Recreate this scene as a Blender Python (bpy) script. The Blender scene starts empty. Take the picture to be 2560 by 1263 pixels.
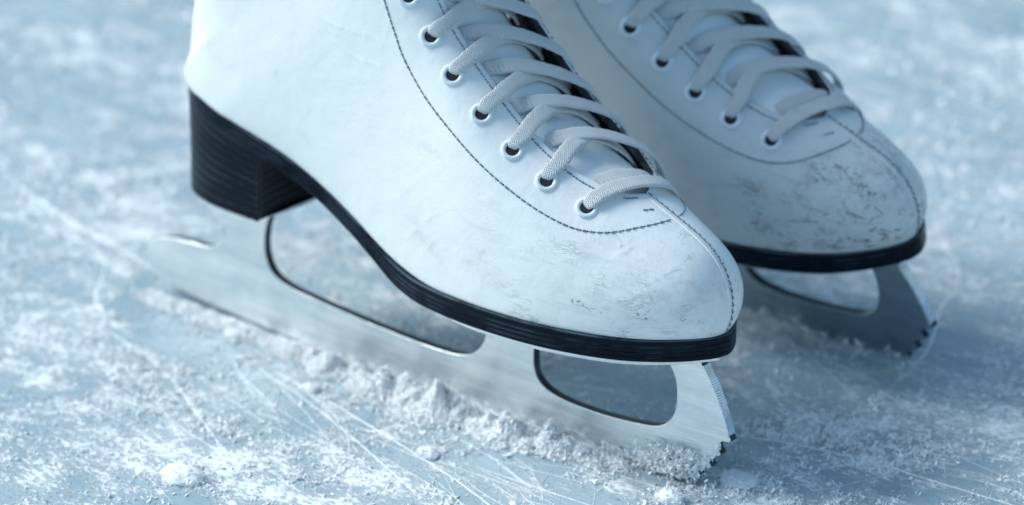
import bpy, bmesh
import math
import numpy as np

# ---------------------------------------------------------------- boot shape (centimetres, x heel to toe, z up)
def catmull(P, n):
    P = np.asarray(P, float)
    Q = np.vstack([2 * P[0] - P[1], P, 2 * P[-1] - P[-2]])
    u = np.linspace(0, len(P) - 1 - 1e-9, n)
    i = u.astype(int); f = (u - i)[:, None]
    a, b, c, d = Q[i], Q[i + 1], Q[i + 2], Q[i + 3]
    return .5 * (2 * b + (c - a) * f + (2 * a - 5 * b + 4 * c - d) * f ** 2 + (3 * b - a - 3 * c + d) * f ** 3)

def smooth(A, sig):
    A = np.asarray(A, float)
    r = int(3 * sig); k = np.exp(-.5 * (np.arange(-r, r + 1) / sig) ** 2); k /= k.sum()
    one = A.ndim == 1
    if one: A = A[:, None]
    top = 2 * A[0] - A[r:0:-1]; bot = 2 * A[-1] - A[-2:-r - 2:-1]
    E = np.vstack([top, A, bot])
    out = np.stack([np.convolve(E[:, j], k, 'valid') for j in range(A.shape[1])], 1)
    return out[:, 0] if one else out

# rows: bottom x,z  top x,z   widest half-width (near, far)   height of widest   upper roundness   lower roundness
SEC = np.array([
    (26.32, 6.10, 26.32, 6.12, 0.02, 0.02, .40, 2.4, 2.0),
    (26.20, 6.08, 26.52, 6.60, 0.55, 0.60, .40, 2.2, 2.0),
    (25.90, 6.06, 26.58, 7.33, 1.15, 1.15, .38, 2.1, 2.0),
    (25.40, 6.04, 26.40, 8.10, 1.70, 1.70, .35, 1.95, 2.0),
    (24.75, 6.00, 26.00, 8.78, 2.15, 2.15, .32, 1.85, 2.0),
    (24.00, 5.98, 25.25, 9.38, 2.56, 2.56, .30, 1.80, 2.0),
    (23.00, 5.95, 24.05, 9.95, 2.92, 2.92, .30, 1.85, 2.0),
    (21.70, 5.93, 22.70, 10.53, 3.20, 3.25, .31, 2.0, 2.0),
    (20.20, 5.90, 21.00, 11.25, 3.42, 3.58, .34, 2.25, 2.0),
    (18.50, 5.90, 19.20, 12.10, 3.50, 3.60, .35, 2.9, 2.0),
    (16.80, 5.92, 17.90, 12.95, 3.50, 3.55, .37, 3.4, 2.0),
    (15.00, 5.98, 16.80, 13.85, 3.40, 3.45, .40, 4.0, 2.0),
    (12.80, 6.50, 15.80, 14.75, 3.25, 3.35, .42, 4.4, 2.0),
    (10.30, 7.82, 15.00, 15.60, 3.15, 3.25, .44, 4.4, 2.0),
    (7.50, 9.10, 14.30, 16.70, 3.15, 3.20, .45, 4.2, 2.0),
    (4.60, 9.87, 13.75, 18.0, 3.20, 3.20, .45, 3.8, 2.2),
    (2.50, 10.2, 13.3, 19.4, 3.15, 3.15, .45, 3.4, 2.5),
    (1.30, 10.5, 13.0, 20.8, 3.10, 3.10, .45, 3.0, 2.6),
    (1.30, 11.8, 12.8, 22.2, 3.15, 3.15, .46, 2.8, 2.6),
    (1.70, 14.0, 12.7, 23.6, 3.3, 3.3, .47, 2.6, 2.5),
    (1.95, 17.5, 12.6, 25.0, 3.45, 3.45, .48, 2.5, 2.4),
    (2.20, 21.5, 12.6, 26.5, 3.5, 3.5, .49, 2.4, 2.3),
    (2.20, 26.0, 12.7, 28.0, 3.55, 3.55, .50, 2.3, 2.2)])
NTAB = 1401
TAB = smooth(catmull(SEC, NTAB), 14)
TT = np.linspace(0, 1, NTAB)
# sole outline, half-width against x, viewer's side and far side
OUT_N = np.array([(.72, 0), (.92, .85), (1.35, 1.6), (2.2, 2.3), (3.6, 2.76), (5.6, 2.88), (8, 2.76), (10, 2.72), (12, 2.85), (13.6, 3.1),
                  (15, 3.35), (16.5, 3.52), (18, 3.58), (20, 3.48), (21.6, 3.22), (23, 2.82), (24, 2.38), (24.9, 1.8), (25.6, 1.22), (26.08, .68), (26.32, .32), (26.40, 0)])
OUT_F = np.array([(.72, 0), (.92, .85), (1.35, 1.6), (2.2, 2.3), (3.6, 2.76), (5.6, 2.88), (8, 2.76), (10, 2.75), (12, 2.85), (14, 3.1),
                  (16, 3.45), (18, 3.65), (20.5, 3.66), (22.5, 3.45), (24, 2.92), (25, 2.3), (25.75, 1.6), (26.18, .95), (26.38, .46), (26.43, .2), (26.40, 0)])
_on = smooth(catmull(OUT_N, 900), 8); _of = smooth(catmull(OUT_F, 900), 8)
def half_n(x): return np.interp(x, np.maximum.accumulate(_on[:, 0]), np.maximum(_on[:, 1], 0))
def half_f(x):
    k = int(np.argmax(_of[:, 0])); return np.interp(x, np.maximum.accumulate(_of[:k, 0]), np.maximum(_of[:k, 1], 0))
SZ = np.array([(0.5, 11.40), (.9, 11.30), (1.8, 10.90), (3.2, 10.28), (4.6, 9.87), (6.4, 9.42), (8.5, 8.72), (10.3, 7.82), (12.1, 6.85), (13.2, 6.3), (14.2, 6.03),
               (15.2, 5.94), (17, 5.9), (20, 5.9), (23, 5.95), (25, 6.02), (26.4, 6.1)])
_sz = smooth(catmull(SZ, 1000), 12)
def sole_top(x): return np.interp(x, _sz[:, 0], _sz[:, 1])
def sole_thick(x): return np.interp(x, [0, 6, 9, 11, 13, 14.5, 16, 22, 25, 27], [.8, .72, .7, .72, .82, .84, .84, .84, .86, .86])

def row(t): return np.stack([np.interp(t, TT, TAB[:, j]) for j in range(TAB.shape[1])], -1)

FLARE_T0 = .315
def surf(t, s, side):
    """closed lofted boot surface: t toe..shaft, s sole..ridge, side -1 viewer's side / +1 far side"""
    t, s = np.broadcast_arrays(np.asarray(t, float), np.asarray(s, float))
    side = np.broadcast_to(np.asarray(side, float), t.shape)
    R = row(t)
    x = R[..., 0] + (R[..., 2] - R[..., 0]) * s
    z = R[..., 1] + (R[..., 3] - R[..., 1]) * s
    wm = np.where(side < 0, R[..., 4], R[..., 5])
    hb = np.where(side < 0, half_n(R[..., 0]), half_f(R[..., 0]))
    wb = np.clip(hb - .14 - .34 * np.clip((4.2 - R[..., 0]) / 3, 0, 1), 0, None) * np.clip((.80 - t) / .02, 0, 1)
    wb = np.minimum(wb, wm)
    sm, p, ql = R[..., 6], R[..., 7], R[..., 8]
    lo = np.clip((sm - s) / sm, 0, 1); up = np.clip((s - sm) / (1 - sm), 0, 1)
    yl = wb + (wm - wb) * (1 - lo ** ql) ** (1 / ql)
    yu = wm * np.clip(1 - up ** p, 0, 1) ** (1 / p)
    y = np.where(s < sm, yl, yu)
    # the far lacing edge stands up off the tongue
    fl = np.where(side > 0, 1., .0) * np.clip((t - FLARE_T0) / .05, 0, 1) * np.clip((s - .72) / .28, 0, 1) ** 1.6
    L = np.hypot(R[..., 2] - R[..., 0], R[..., 3] - R[..., 1]) + 1e-6
    x = x + fl * FLARE * (R[..., 2] - R[..., 0]) / L; z = z + fl * FLARE * (R[..., 3] - R[..., 1]) / L
    return np.stack([x, side * y, z], -1)
FLARE = 1.0

def s_of_y(t, y):
    """height parameter at which the upper part of section t is |y| wide"""
    R = row(t); wm = np.where(np.asarray(y) < 0, R[..., 4], R[..., 5])
    a = np.clip(np.abs(y) / wm, 0, 1)
    u = (1 - a ** R[..., 7]) ** (1 / R[..., 7])
    return R[..., 6] + (1 - R[..., 6]) * u
def pt(t, y): return surf(t, s_of_y(t, y), np.where(np.asarray(y) < 0, -1., 1.))
def normal(t, s, side):
    e = 1.5e-3
    a = surf(np.clip(t + e, 0, 1), s, side) - surf(np.clip(t - e, 0, 1), s, side)
    b = surf(t, np.clip(s + e, 0, 1), side) - surf(t, np.clip(s - e, 0, 1), side)
    n = np.cross(a, b) * np.where(np.asarray(side) < 0, -1., 1.)[..., None]
    n /= np.linalg.norm(n, axis=-1, keepdims=True) + 1e-12
    return n

SCUFF_NEAR = [
    ([(21.86, -3.22, 7.17), (22.4, -3.11, 7.04), (23.03, -2.96, 6.87)], 0.07, 1.0),
    ([(24.26, -2.61, 7.05), (24.73, -2.41, 7.12), (25.16, -2.17, 7.01)], 0.11, 0.9),
    ([(25.58, -1.9, 7.04), (25.85, -1.68, 7.0), (25.93, -1.63, 7.21)], 0.09, 0.7),
    ([(25.45, -1.45, 8.54), (25.84, -1.18, 8.4), (26.02, -1.11, 8.21)], 0.16, 0.5),
    ([(24.89, -2.2, 7.93), (25.62, -1.76, 7.84), (26.23, -0.94, 7.98)], 0.6, 0.22),
    ([(14.69, -3.32, 8.28), (15.13, -3.36, 7.78), (15.97, -3.42, 7.39)], 0.35, 0.38),
    ([(13.71, -3.08, 6.44), (15.09, -3.29, 6.32), (16.36, -3.43, 6.46)], 0.2, 0.3),
    ([(17.64, -3.5, 7.62), (18.19, -3.5, 7.45)], 0.15, 0.5),
    ([(23.95, -1.95, 9.06), (24.59, -1.6, 9.02), (25.12, -1.16, 9.04)], 0.07, 0.5),
    ([(22.95, -2.41, 9.13), (23.4, -2.03, 9.3)], 0.06, 0.55),
    ([(4.02, -2.95, 13.07), (4.32, -3.0, 12.42), (5.34, -3.09, 12.27)], 0.14, 0.4),
    ([(7.61, -3.18, 12.57), (7.66, -3.17, 12.33)], 0.07, 0.5),
    ([(14.21, -3.22, 11.51), (15.13, -3.29, 11.32), (16.19, -3.38, 10.99)], 0.06, 0.4),
    ([(20.96, -3.31, 6.52), (21.75, -3.23, 7.94), (22.91, -2.86, 8.29)], 0.5, 0.16),
    ([(8.9, -3.04, 10.42), (9.03, -3.02, 10.13)], 0.06, 0.35),
    ([(25.64, -0.0, 9.11), (26.1, -0.0, 8.64), (26.46, -0.0, 7.91), (26.56, -0.08, 6.88)], 0.1, 0.55),
    ([(25.97, -0.86, 8.5), (26.33, -0.6, 8.06), (26.51, -0.58, 7.34)], 0.25, 0.3),
]
SCUFF_FAR = [
    ([(24.0, -1.44, 9.47), (24.49, -1.37, 9.26)], 0.08, 0.9),
    ([(24.72, -1.33, 9.16), (25.09, -1.37, 8.9), (25.27, -1.41, 8.74)], 0.12, 1.0),
    ([(25.13, -1.45, 8.8), (25.54, -1.29, 8.61), (25.75, -1.22, 8.46)], 0.08, 1.0),
    ([(22.69, -2.69, 8.85), (23.16, -2.65, 8.58), (23.59, -2.62, 8.28)], 0.07, 0.7),
    ([(21.33, -3.21, 8.59), (21.65, -3.09, 8.72), (21.95, -2.92, 8.93)], 0.09, 0.6),
    ([(20.62, -3.39, 7.22), (21.18, -3.31, 6.97), (22.56, -3.08, 7.08)], 0.11, 0.6),
    ([(19.36, -3.44, 9.12), (19.57, -3.46, 8.57), (19.58, -3.47, 7.66)], 0.16, 0.55),
    ([(25.31, -2.03, 6.81), (25.6, -1.8, 6.73)], 0.11, 0.9),
    ([(25.76, -1.63, 6.64), (25.98, -1.52, 6.9), (26.01, -1.54, 7.14)], 0.1, 1.0),
    ([(24.59, -2.44, 7.6), (25.1, -2.06, 7.98), (25.41, -1.48, 8.54)], 0.09, 0.6),
    ([(17.98, -3.5, 9.32), (18.73, -3.48, 9.21), (19.27, -3.45, 9.02)], 0.12, 0.5),
    ([(21.15, -3.31, 8.2), (20.75, -3.39, 7.58)], 0.08, 0.5),
    ([(23.06, -2.81, 8.28), (23.85, -2.66, 7.88), (24.7, -2.33, 7.8)], 0.09, 0.5),
    ([(23.76, -2.07, 9.03), (24.1, -1.94, 8.98)], 0.05, 0.6),
    ([(21.64, -3.2, 8.28), (23.96, -2.51, 8.18), (25.68, -1.56, 8.14)], 0.8, 0.22),
    ([(25.92, -0.76, 8.63), (26.21, -1.01, 7.96)], 0.2, 0.3),
    ([(17.35, -3.4, 10.83), (17.53, -3.43, 10.53)], 0.15, 0.3),
]
TACK = [[(.327, .972, -1.), (.3185, .992, -1.)], [(.304, .975, -1.), (.297, .992, -1.)]]

from mathutils import Matrix, Vector
rng = np.random.default_rng(11)
scene = bpy.context.scene
COL = scene.collection
CM = .01

# ---------------------------------------------------------------- scene helpers
def link(name, me, mat=None, parent=None):
    o = bpy.data.objects.new(name, me); COL.objects.link(o)
    if mat is not None:
        for m in (mat if isinstance(mat, (list, tuple)) else [mat]): me.materials.append(m)
    if parent is not None: o.parent = parent
    return o

def mesh_np(name, V, F, smooth_shade=True, attrs=None, mats=None, merge=0, uv=None):
    """V in centimetres, F list/array of quads or tris"""
    me = bpy.data.meshes.new(name)
    V = np.asarray(V, float) * CM
    if isinstance(F, np.ndarray):
        k = F.shape[1]
        me.vertices.add(len(V)); me.vertices.foreach_set('co', V.ravel().astype(np.float32))
        me.loops.add(F.size); me.loops.foreach_set('vertex_index', F.ravel().astype(np.int32))
        me.polygons.add(len(F)); me.polygons.foreach_set('loop_start', (np.arange(len(F)) * k).astype(np.int32))
        me.polygons.foreach_set('loop_total', np.full(len(F), k, np.int32))
        me.update(calc_edges=True); me.validate()
    else:
        me.from_pydata([tuple(v) for v in V], [], [tuple(int(i) for i in f) for f in F]); me.validate()
    for a, val in (attrs or {}).items():
        at = me.attributes.new(a, 'FLOAT', 'POINT'); at.data.foreach_set('value', np.asarray(val, np.float32))
    if uv is not None:
        l = me.uv_layers.new(name='UVMap'); vi = np.empty(len(me.loops), np.int32); me.loops.foreach_get('vertex_index', vi)
        l.data.foreach_set('uv', np.asarray(uv, np.float32)[vi].ravel())
    if mats is not None: me.polygons.foreach_set('material_index', np.asarray(mats, np.int32))
    if merge:
        bm = bmesh.new(); bm.from_mesh(me); bmesh.ops.remove_doubles(bm, verts=bm.verts, dist=merge)
        bmesh.ops.dissolve_degenerate(bm, dist=1e-7, edges=bm.edges); bm.to_mesh(me); bm.free()
    me.polygons.foreach_set('use_smooth', np.full(len(me.polygons), smooth_shade, bool))
    me.update()
    return me

def grid_faces(n, m, wrap=False, flip=False, off=0):
    i = np.arange(n - 1)[:, None]; j = np.arange(m if wrap else m - 1)[None, :]
    j2 = (j + 1) % m
    a = i * m + j; b = i * m + j2; c = (i + 1) * m + j2; d = (i + 1) * m + j
    F = np.stack([a, b, c, d] if not flip else [d, c, b, a], -1).reshape(-1, 4)
    return F + off

def tag(o, label=None, cat=None, group=None, kind=None):
    for k, v in (('label', label), ('category', cat), ('group', group), ('kind', kind)):
        if v: o[k] = v
    return o

# ---------------------------------------------------------------- materials
class NT:
    def __init__(s, name):
        s.m = bpy.data.materials.new(name); s.m.use_nodes = True
        s.t = s.m.node_tree; s.t.nodes.clear()
        s.out = s.t.nodes.new('ShaderNodeOutputMaterial')
        s.b = s.t.nodes.new('ShaderNodeBsdfPrincipled'); s.t.links.new(s.b.outputs[0], s.out.inputs[0])
        s._co = None
    def n(s, typ, ins=None, **kw):
        nd = s.t.nodes.new('ShaderNode' + typ)
        for k, v in kw.items(): setattr(nd, k, v)
        for k, v in (ins or {}).items(): s.set(nd.inputs[k], v)
        return nd
    def set(s, sock, v):
        if isinstance(v, bpy.types.NodeSocket): s.t.links.new(v, sock)
        else:
            if sock.type == 'RGBA' and len(v) == 3: v = (*v, 1)
            sock.default_value = v
    def bs(s, **kw):
        for k, v in kw.items(): s.set(s.b.inputs[k.replace('_', ' ')], v)
    def co(s):
        if s._co is None: s._co = s.n('TexCoord').outputs['Object']
        return s._co
    def map(s, scale=(1, 1, 1), rot=(0, 0, 0), v=None):
        return s.n('Mapping', {'Vector': v or s.co(), 'Scale': scale, 'Rotation': rot}).outputs[0]
    def noise(s, scale, detail=3, rough=.55, v=None, dist=0):
        return s.n('TexNoise', {'Vector': v or s.co(), 'Scale': scale, 'Detail': detail, 'Roughness': rough, 'Distortion': dist}).outputs['Fac']
    def ramp(s, f, a, b, lo=0., hi=1.):
        return s.n('MapRange', {'Value': f, 'From Min': a, 'From Max': b, 'To Min': lo, 'To Max': hi}, interpolation_type='SMOOTHSTEP').outputs[0]
    def math(s, op, a, b=0., c=None):
        nd = s.n('Math', operation=op); s.set(nd.inputs[0], a); s.set(nd.inputs[1], b)
        if c is not None: s.set(nd.inputs[2], c)
        return nd.outputs[0]
    def mix(s, f, a, b):
        nd = s.n('Mix', data_type='RGBA'); s.set(nd.inputs[0], f); s.set(nd.inputs[6], a); s.set(nd.inputs[7], b); return nd.outputs[2]
    def bump(s, h, dist, strength=1., nrm=None):
        nd = s.n('Bump', {'Height': h, 'Distance': dist, 'Strength': strength})
        if nrm is not None: s.set(nd.inputs['Normal'], nrm)
        return nd.outputs[0]
    def attr(s, name): return s.n('Attribute', attribute_name=name).outputs['Fac']

def mat_leather(name, base, seed, marble):
    k = NT(name)
    v = k.n('Mapping', {'Vector': k.co(), 'Location': (seed, seed * .7, 0)}).outputs[0]
    grain = k.noise(1700, 2, .5, v)
    vor = k.n('TexVoronoi', {'Vector': v, 'Scale': 1150}, feature='SMOOTH_F1').outputs['Distance']
    big = k.noise(95, 3, .5, v); mid = k.noise(330, 3, .55, v)
    sc = k.attr('scuff')
    streak = k.math('ADD', k.math('MULTIPLY', k.noise(560, 5, .75, k.map((.55, 1.2, 2.2), (.2, .5, .4), v), 1.2), .75), k.math('MULTIPLY', k.noise(170, 3, .6, v, .5), .55))
    f = k.ramp(k.math('SUBTRACT', k.math('MULTIPLY', sc, 1.15), k.math('MULTIPLY', streak, .76)), -.16, .46)
    soft = k.math('MULTIPLY', sc, k.ramp(k.noise(240, 5, .7, v, 1.5), .35, .7, .16, .66))
    f = k.math('MAXIMUM', f, soft)
    # grey streaks rubbed into the toe
    if marble:
        toe = k.attr('toe')
        sv = k.map((.30, 1., 1.35), (.1, .35, .15), v)
        q1 = k.noise(150, 6, .68, sv, 1.6); q2 = k.noise(85, 5, .65, sv, 2.2)
        rid = lambda q: k.ramp(k.math('ABSOLUTE', k.math('SUBTRACT', q, .5)), .0, .030, 1., 0.)
        vein = k.math('MULTIPLY', k.math('MAXIMUM', rid(q1), rid(q2)), k.ramp(k.noise(48, 4, .65, v), .47, .66))
        smear = k.math('MULTIPLY', k.ramp(k.noise(75, 5, .7, sv, 1.), .50, .75), .5)
        f = k.math('MAXIMUM', f, k.math('MULTIPLY', k.math('MULTIPLY', k.math('MAXIMUM', vein, smear), toe), marble))
    # faint overall wear
    wear = k.math('MULTIPLY', k.ramp(k.noise(60, 5, .65, v, .6), .56, .80), .07)
    col = k.mix(wear, base, (base[0] * .55, base[1] * .6, base[2] * .66))
    col = k.mix(k.math('MULTIPLY', f, .88), col, (.07, .095, .12))
    cr = k.attr('crease')
    n1 = k.bump(k.math('ADD', k.math('MULTIPLY', big, .9), k.math('MULTIPLY', mid, .05)), .0013, .42)
    n1 = k.bump(k.math('MULTIPLY', cr, k.ramp(k.noise(260, 3, .6, v), .3, .6)), .0006, .5, n1)
    n2 = k.bump(k.math('ADD', grain, k.math('MULTIPLY', vor, .9)), .00013, .3, n1)
    n3 = k.bump(f, .0004, -.35, n2)
    k.bs(Base_Color=col, Roughness=k.math('ADD', .36, k.math('MULTIPLY', f, .25)), Normal=n3, Coat_Weight=.12, Coat_Roughness=.25)
    k.set(k.b.inputs['Specular IOR Level'], .5)
    return k.m

def mat_plain(name, base, rough, bump_scale=0, bump_d=0, var=.2, metal=0., vscale=200):
    k = NT(name)
    nz = k.noise(vscale, 4, .6)
    col = k.mix(k.ramp(nz, .3, .7), tuple(c * (1 - var) for c in base), tuple(min(1, c * (1 + var)) for c in base))
    k.bs(Base_Color=col, Roughness=rough, Metallic=metal)
    if bump_scale: k.bs(Normal=k.bump(k.noise(bump_scale, 3, .6), bump_d))
    return k.m

def mat_sole():
    k = NT('black_sole')
    ln = k.attr('line')
    brk = k.ramp(k.noise(70, 4, .65, k.map((.5, 1, 1))), .42, .62)
    fine = k.noise(900, 3, .6, k.map((.12, 1, 1)))
    f = k.math('MULTIPLY', k.math('MULTIPLY', ln, brk), .60)
    f = k.math('ADD', f, k.math('MULTIPLY', k.ramp(fine, .66, .85), .008))
    col = k.mix(f, (.0012, .0055, .013), (.19, .28, .37))
    k.bs(Base_Color=col, Roughness=k.ramp(fine, .2, .8, .26, .42), Normal=k.bump(fine, .0002, .5))
    k.set(k.b.inputs['Specular IOR Level'], .13)
    return k.m

def mat_metal(name, r0, r1, tone=1.):
    k = NT(name)
    br = k.noise(260, 4, .65, k.map((.09, 1, 1), (0, .05, 0)))
    br2 = k.noise(1500, 3, .6, k.map((.05, 1, 1), (0, -.1, 0)))
    sm = k.noise(55, 4, .6)
    sp = k.ramp(k.noise(520, 4, .65), .68, .76)
    ln = k.ramp(k.noise(900, 3, .6, k.map((.03, 1, 1), (0, .18, 0))), .56, .66)
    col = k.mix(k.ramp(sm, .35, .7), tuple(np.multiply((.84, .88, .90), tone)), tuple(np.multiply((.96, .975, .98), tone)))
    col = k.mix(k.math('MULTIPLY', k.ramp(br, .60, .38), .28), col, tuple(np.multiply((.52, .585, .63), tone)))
    col = k.mix(k.math('MULTIPLY', ln, .65), col, tuple(np.multiply((.98, .98, .98), tone)))
    col = k.mix(k.math('MULTIPLY', sp, .6), col, (.22, .28, .34))
    rg = k.math('ADD', k.ramp(br, .25, .75, r0, r1), k.math('MULTIPLY', k.ramp(sm, .4, .7), .12))
    zz = k.n('SeparateXYZ', {0: k.co()}).outputs[2]
    fr = k.math('ADD', k.math('MULTIPLY', k.noise(210, 5, .7), 1.), k.math('MULTIPLY', zz, -26.))
    fr = k.ramp(k.math('ADD', fr, k.math('MULTIPLY', k.noise(900, 3, .7), .35)), .60, .72) if 'brushed' in name else 0.
    col = k.mix(fr, col, (.86, .91, .94)); rg = k.math('MAXIMUM', rg, k.math('MULTIPLY', fr, .7)) if 'brushed' in name else rg
    k.bs(Base_Color=col, Metallic=k.math('SUBTRACT', 1., fr) if 'brushed' in name else 1., Roughness=rg,
         Normal=k.bump(k.math('ADD', br, k.math('MULTIPLY', br2, .5)), .0003, .9))
    return k.m

def mat_lace(base):
    k = NT('white_cotton_lace')
    uv = k.n('UVMap').outputs[0]
    sp = k.n('SeparateXYZ', {0: uv}); u, v = sp.outputs[0], sp.outputs[1]
    # braided chevrons: u in centimetres along, v in centimetres across from the middle
    av = k.math('ABSOLUTE', v)
    ph = k.math('ADD', k.math('MULTIPLY', u, 74.), k.math('MULTIPLY', av, 78.))
    w1 = k.math('SINE', ph)
    ph2 = k.math('SUBTRACT', k.math('MULTIPLY', u, 37.), k.math('MULTIPLY', v, 82.))
    w2 = k.math('SINE', ph2)
    wv = k.math('ADD', k.math('MULTIPLY', w1, .6), k.math('MULTIPLY', w2, .4))
    fz = k.noise(2600, 3, .7)
    h = k.math('ADD', wv, k.math('MULTIPLY', fz, 1.4))
    dirt = k.ramp(k.noise(170, 3, .6), .5, .8)
    col = k.mix(k.ramp(wv, -1., .6), tuple(c * .74 for c in base), base)
    col = k.mix(k.math('MULTIPLY', dirt, .35), col, tuple(c * .62 for c in base))
    k.bs(Base_Color=col, Roughness=.9, Normal=k.bump(h, .00019, .9), Sheen_Weight=.25)
    k.set(k.b.inputs['Specular IOR Level'], .15)
    return k.m

def mat_snow(name='snow_crystals', base=(.93, .96, .975)):
    k = NT(name)
    nz = k.noise(420, 4, .7)
    col = k.mix(k.ramp(nz, .3, .7), tuple(c * .95 for c in base), tuple(min(.97, c * 1.08) for c in base))
    k.bs(Base_Color=col, Roughness=.55, Normal=k.bump(k.noise(1600, 4, .7), .0002, .4))
    k.set(k.b.inputs['Specular IOR Level'], .35)
    k.set(k.b.inputs['Subsurface Weight'], 0.)
    return k.m

def mat_ice():
    k = NT('rink_ice')
    co = k.co()
    warp = k.n('TexNoise', {'Vector': co, 'Scale': 9., 'Detail': 2.}).outputs['Color']
    wv = k.n('VectorMath', operation='MULTIPLY_ADD')
    k.set(wv.inputs[0], warp); wv.inputs[1].default_value = (.05, .05, 0); k.set(wv.inputs[2], co)
    wco = wv.outputs[0]
    broad = k.noise(8., 4, .55, k.map((1, 1.7, 1), (0, 0, .55), wco))
    mott = k.noise(52, 5, .62, k.map((1, 1.5, 1), (0, 0, .5), wco))
    fine = k.noise(430, 5, .72, k.map((.7, 1.2, 1), (0, 0, .42), co))
    vfine = k.noise(1300, 4, .75)
    dots = k.n('TexVoronoi', {'Vector': co, 'Scale': 420., 'Randomness': 1.}, feature='F1').outputs['Distance']
    st = []
    for ang, sc, sq in ((.42, 170, .016), (.70, 240, .022), (-.55, 150, .015), (1.35, 190, .018), (.12, 300, .025), (2.3, 210, .02)):
        st.append(k.ramp(k.noise(sc, 3, .6, k.map((sq, 1, 1), (0, 0, -ang), wco)), .63, .69))
    scr = st[0]
    for x in st[1:]: scr = k.math('MAXIMUM', scr, x)
    scr = k.math('MULTIPLY', scr, k.ramp(mott, .36, .58))
    patch = k.math('ADD', k.math('MULTIPLY', broad, .60), k.math('MULTIPLY', mott, .65))       # ~.62
    film = k.ramp(patch, .55, .80)
    crumb = k.ramp(k.math('ADD', k.math('ADD', k.math('MULTIPLY', fine, .95), k.math('MULTIPLY', vfine, .50)), k.math('MULTIPLY', patch, 1.05)), 1.345, 1.50)
    speck = k.math('MULTIPLY', k.ramp(dots, .10, .24, 1., 0.), k.ramp(k.math('ADD', fine, k.math('MULTIPLY', patch, .6)), .84, .96))
    tot = k.math('MAXIMUM', k.math('MULTIPLY', film, .26), k.math('MULTIPLY', crumb, .92))
    tot = k.math('MAXIMUM', tot, k.math('MAXIMUM', k.math('MULTIPLY', scr, .55), speck))
    deep = k.mix(k.ramp(k.noise(14, 4, .6, wco), .3, .7), (.275, .385, .445), (.42, .53, .585))
    col = k.mix(tot, deep, (.90, .935, .945))
    rough = k.math('ADD', k.ramp(mott, .3, .7, .10, .26), k.math('MULTIPLY', tot, .42))
    h = k.math('ADD', k.math('MULTIPLY', tot, 1.), k.math('MULTIPLY', fine, .25))
    n1 = k.bump(k.noise(48, 4, .6, k.map((.25, 1, 1), (0, 0, -.42), wco)), .0008, .4)
    n2 = k.bump(h, .0009, .65, n1)
    k.bs(Base_Color=col, Roughness=rough, Normal=n2, IOR=1.31)
    return k.m

M = dict(
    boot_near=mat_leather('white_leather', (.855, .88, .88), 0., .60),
    boot_far=mat_leather('white_leather_worn_shaded', (.66, .71, .73), 3.1, .95),  # far boot: heavier wear, plus its shade painted in as a darker base
    tongue=mat_leather('tongue_leather', (.82, .86, .88), 7.3, 0.),
    lining=mat_plain('dark_suede_lining', (.030, .040, .052), .95, 900, .0012, .6, 0, 500),
    sole=mat_sole(),
    metal=mat_metal('brushed_steel', .28, .42),
    edge=mat_plain('dark_steel_edge', (.035, .05, .065), .38, 0, 0, .4, .6, 900),  # darker steel colour on the blade's side faces and cutout walls
    pick=mat_metal('bright_steel', .12, .24),
    metal_far=mat_metal('brushed_shaded_steel', .24, .36, (.40, .48, .54)),  # far blade's shade is painted in by darkening the steel tone
    lace=mat_lace((.78, .82, .835)),
    eyelet=mat_plain('painted_eyelet', (.74, .82, .87), .28, 0, 0, .06),
    hole=mat_plain('eyelet_hole_dark', (.010, .016, .024), .8),
    thread=mat_plain('stitch_thread', (.27, .34, .40), .8, 2500, .0002, .3),
    snow=mat_snow(),
    ice=mat_ice(),
)

# ---------------------------------------------------------------- skate parts (local centimetres)
Y_EDGE_T = [.318, .326, .34, .37, .40, 1.]
Y_EDGE_N = [.0, .55, .98, 1.34, 1.46, 1.46]
Y_EDGE_F = [.0, .80, 1.50, 2.02, 2.15, 2.15]
T_END = .955
EYE = [(.345, 2.05), (.386, 2.37), (.428, 2.52), (.480, 2.60), (.538, 2.60), (.596, 2.48), (.651, 2.52), (.70, 2.5), (.75, 2.45), (.80, 2.4), (.85, 2.4)]

def poly_dist(V, P):
    P = np.asarray(P, float); best = np.full(len(V), 1e9)
    for a, b in zip(P[:-1], P[1:]):
        ab = b - a; t = np.clip(((V - a) @ ab) / (ab @ ab + 1e-12), 0, 1)
        best = np.minimum(best, np.linalg.norm(V - a - t[:, None] * ab, axis=1))
    return best

CREASE = [([(14.2, -3.2, 7.6), (15.6, -3.3, 8.9), (17.0, -3.3, 9.6)], .10, .8), ([(15.0, -3.3, 7.2), (16.4, -3.3, 8.6), (17.8, -3.3, 9.2)], .09, .7),
          ([(16.6, -3.4, 7.6), (17.6, -3.4, 8.8), (18.6, -3.3, 9.5)], .08, .6), ([(13.2, -3.1, 8.6), (14.4, -3.2, 9.7), (15.4, -3.2, 10.6)], .10, .5),
          ([(10.5, -3.1, 14.4), (11.6, -3.1, 14.0), (12.8, -3.05, 13.9)], .09, .6), ([(9.6, -3.1, 15.2), (11.0, -3.1, 15.0), (12.6, -3.0, 14.9)], .09, .6),
          ([(18.6, -3.2, 8.0), (19.6, -3.2, 9.0), (20.3, -3.0, 9.8)], .07, .5), ([(22.4, -2.9, 8.0), (23.0, -2.5, 8.8), (23.6, -2.0, 9.3)], .08, .4)]

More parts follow.
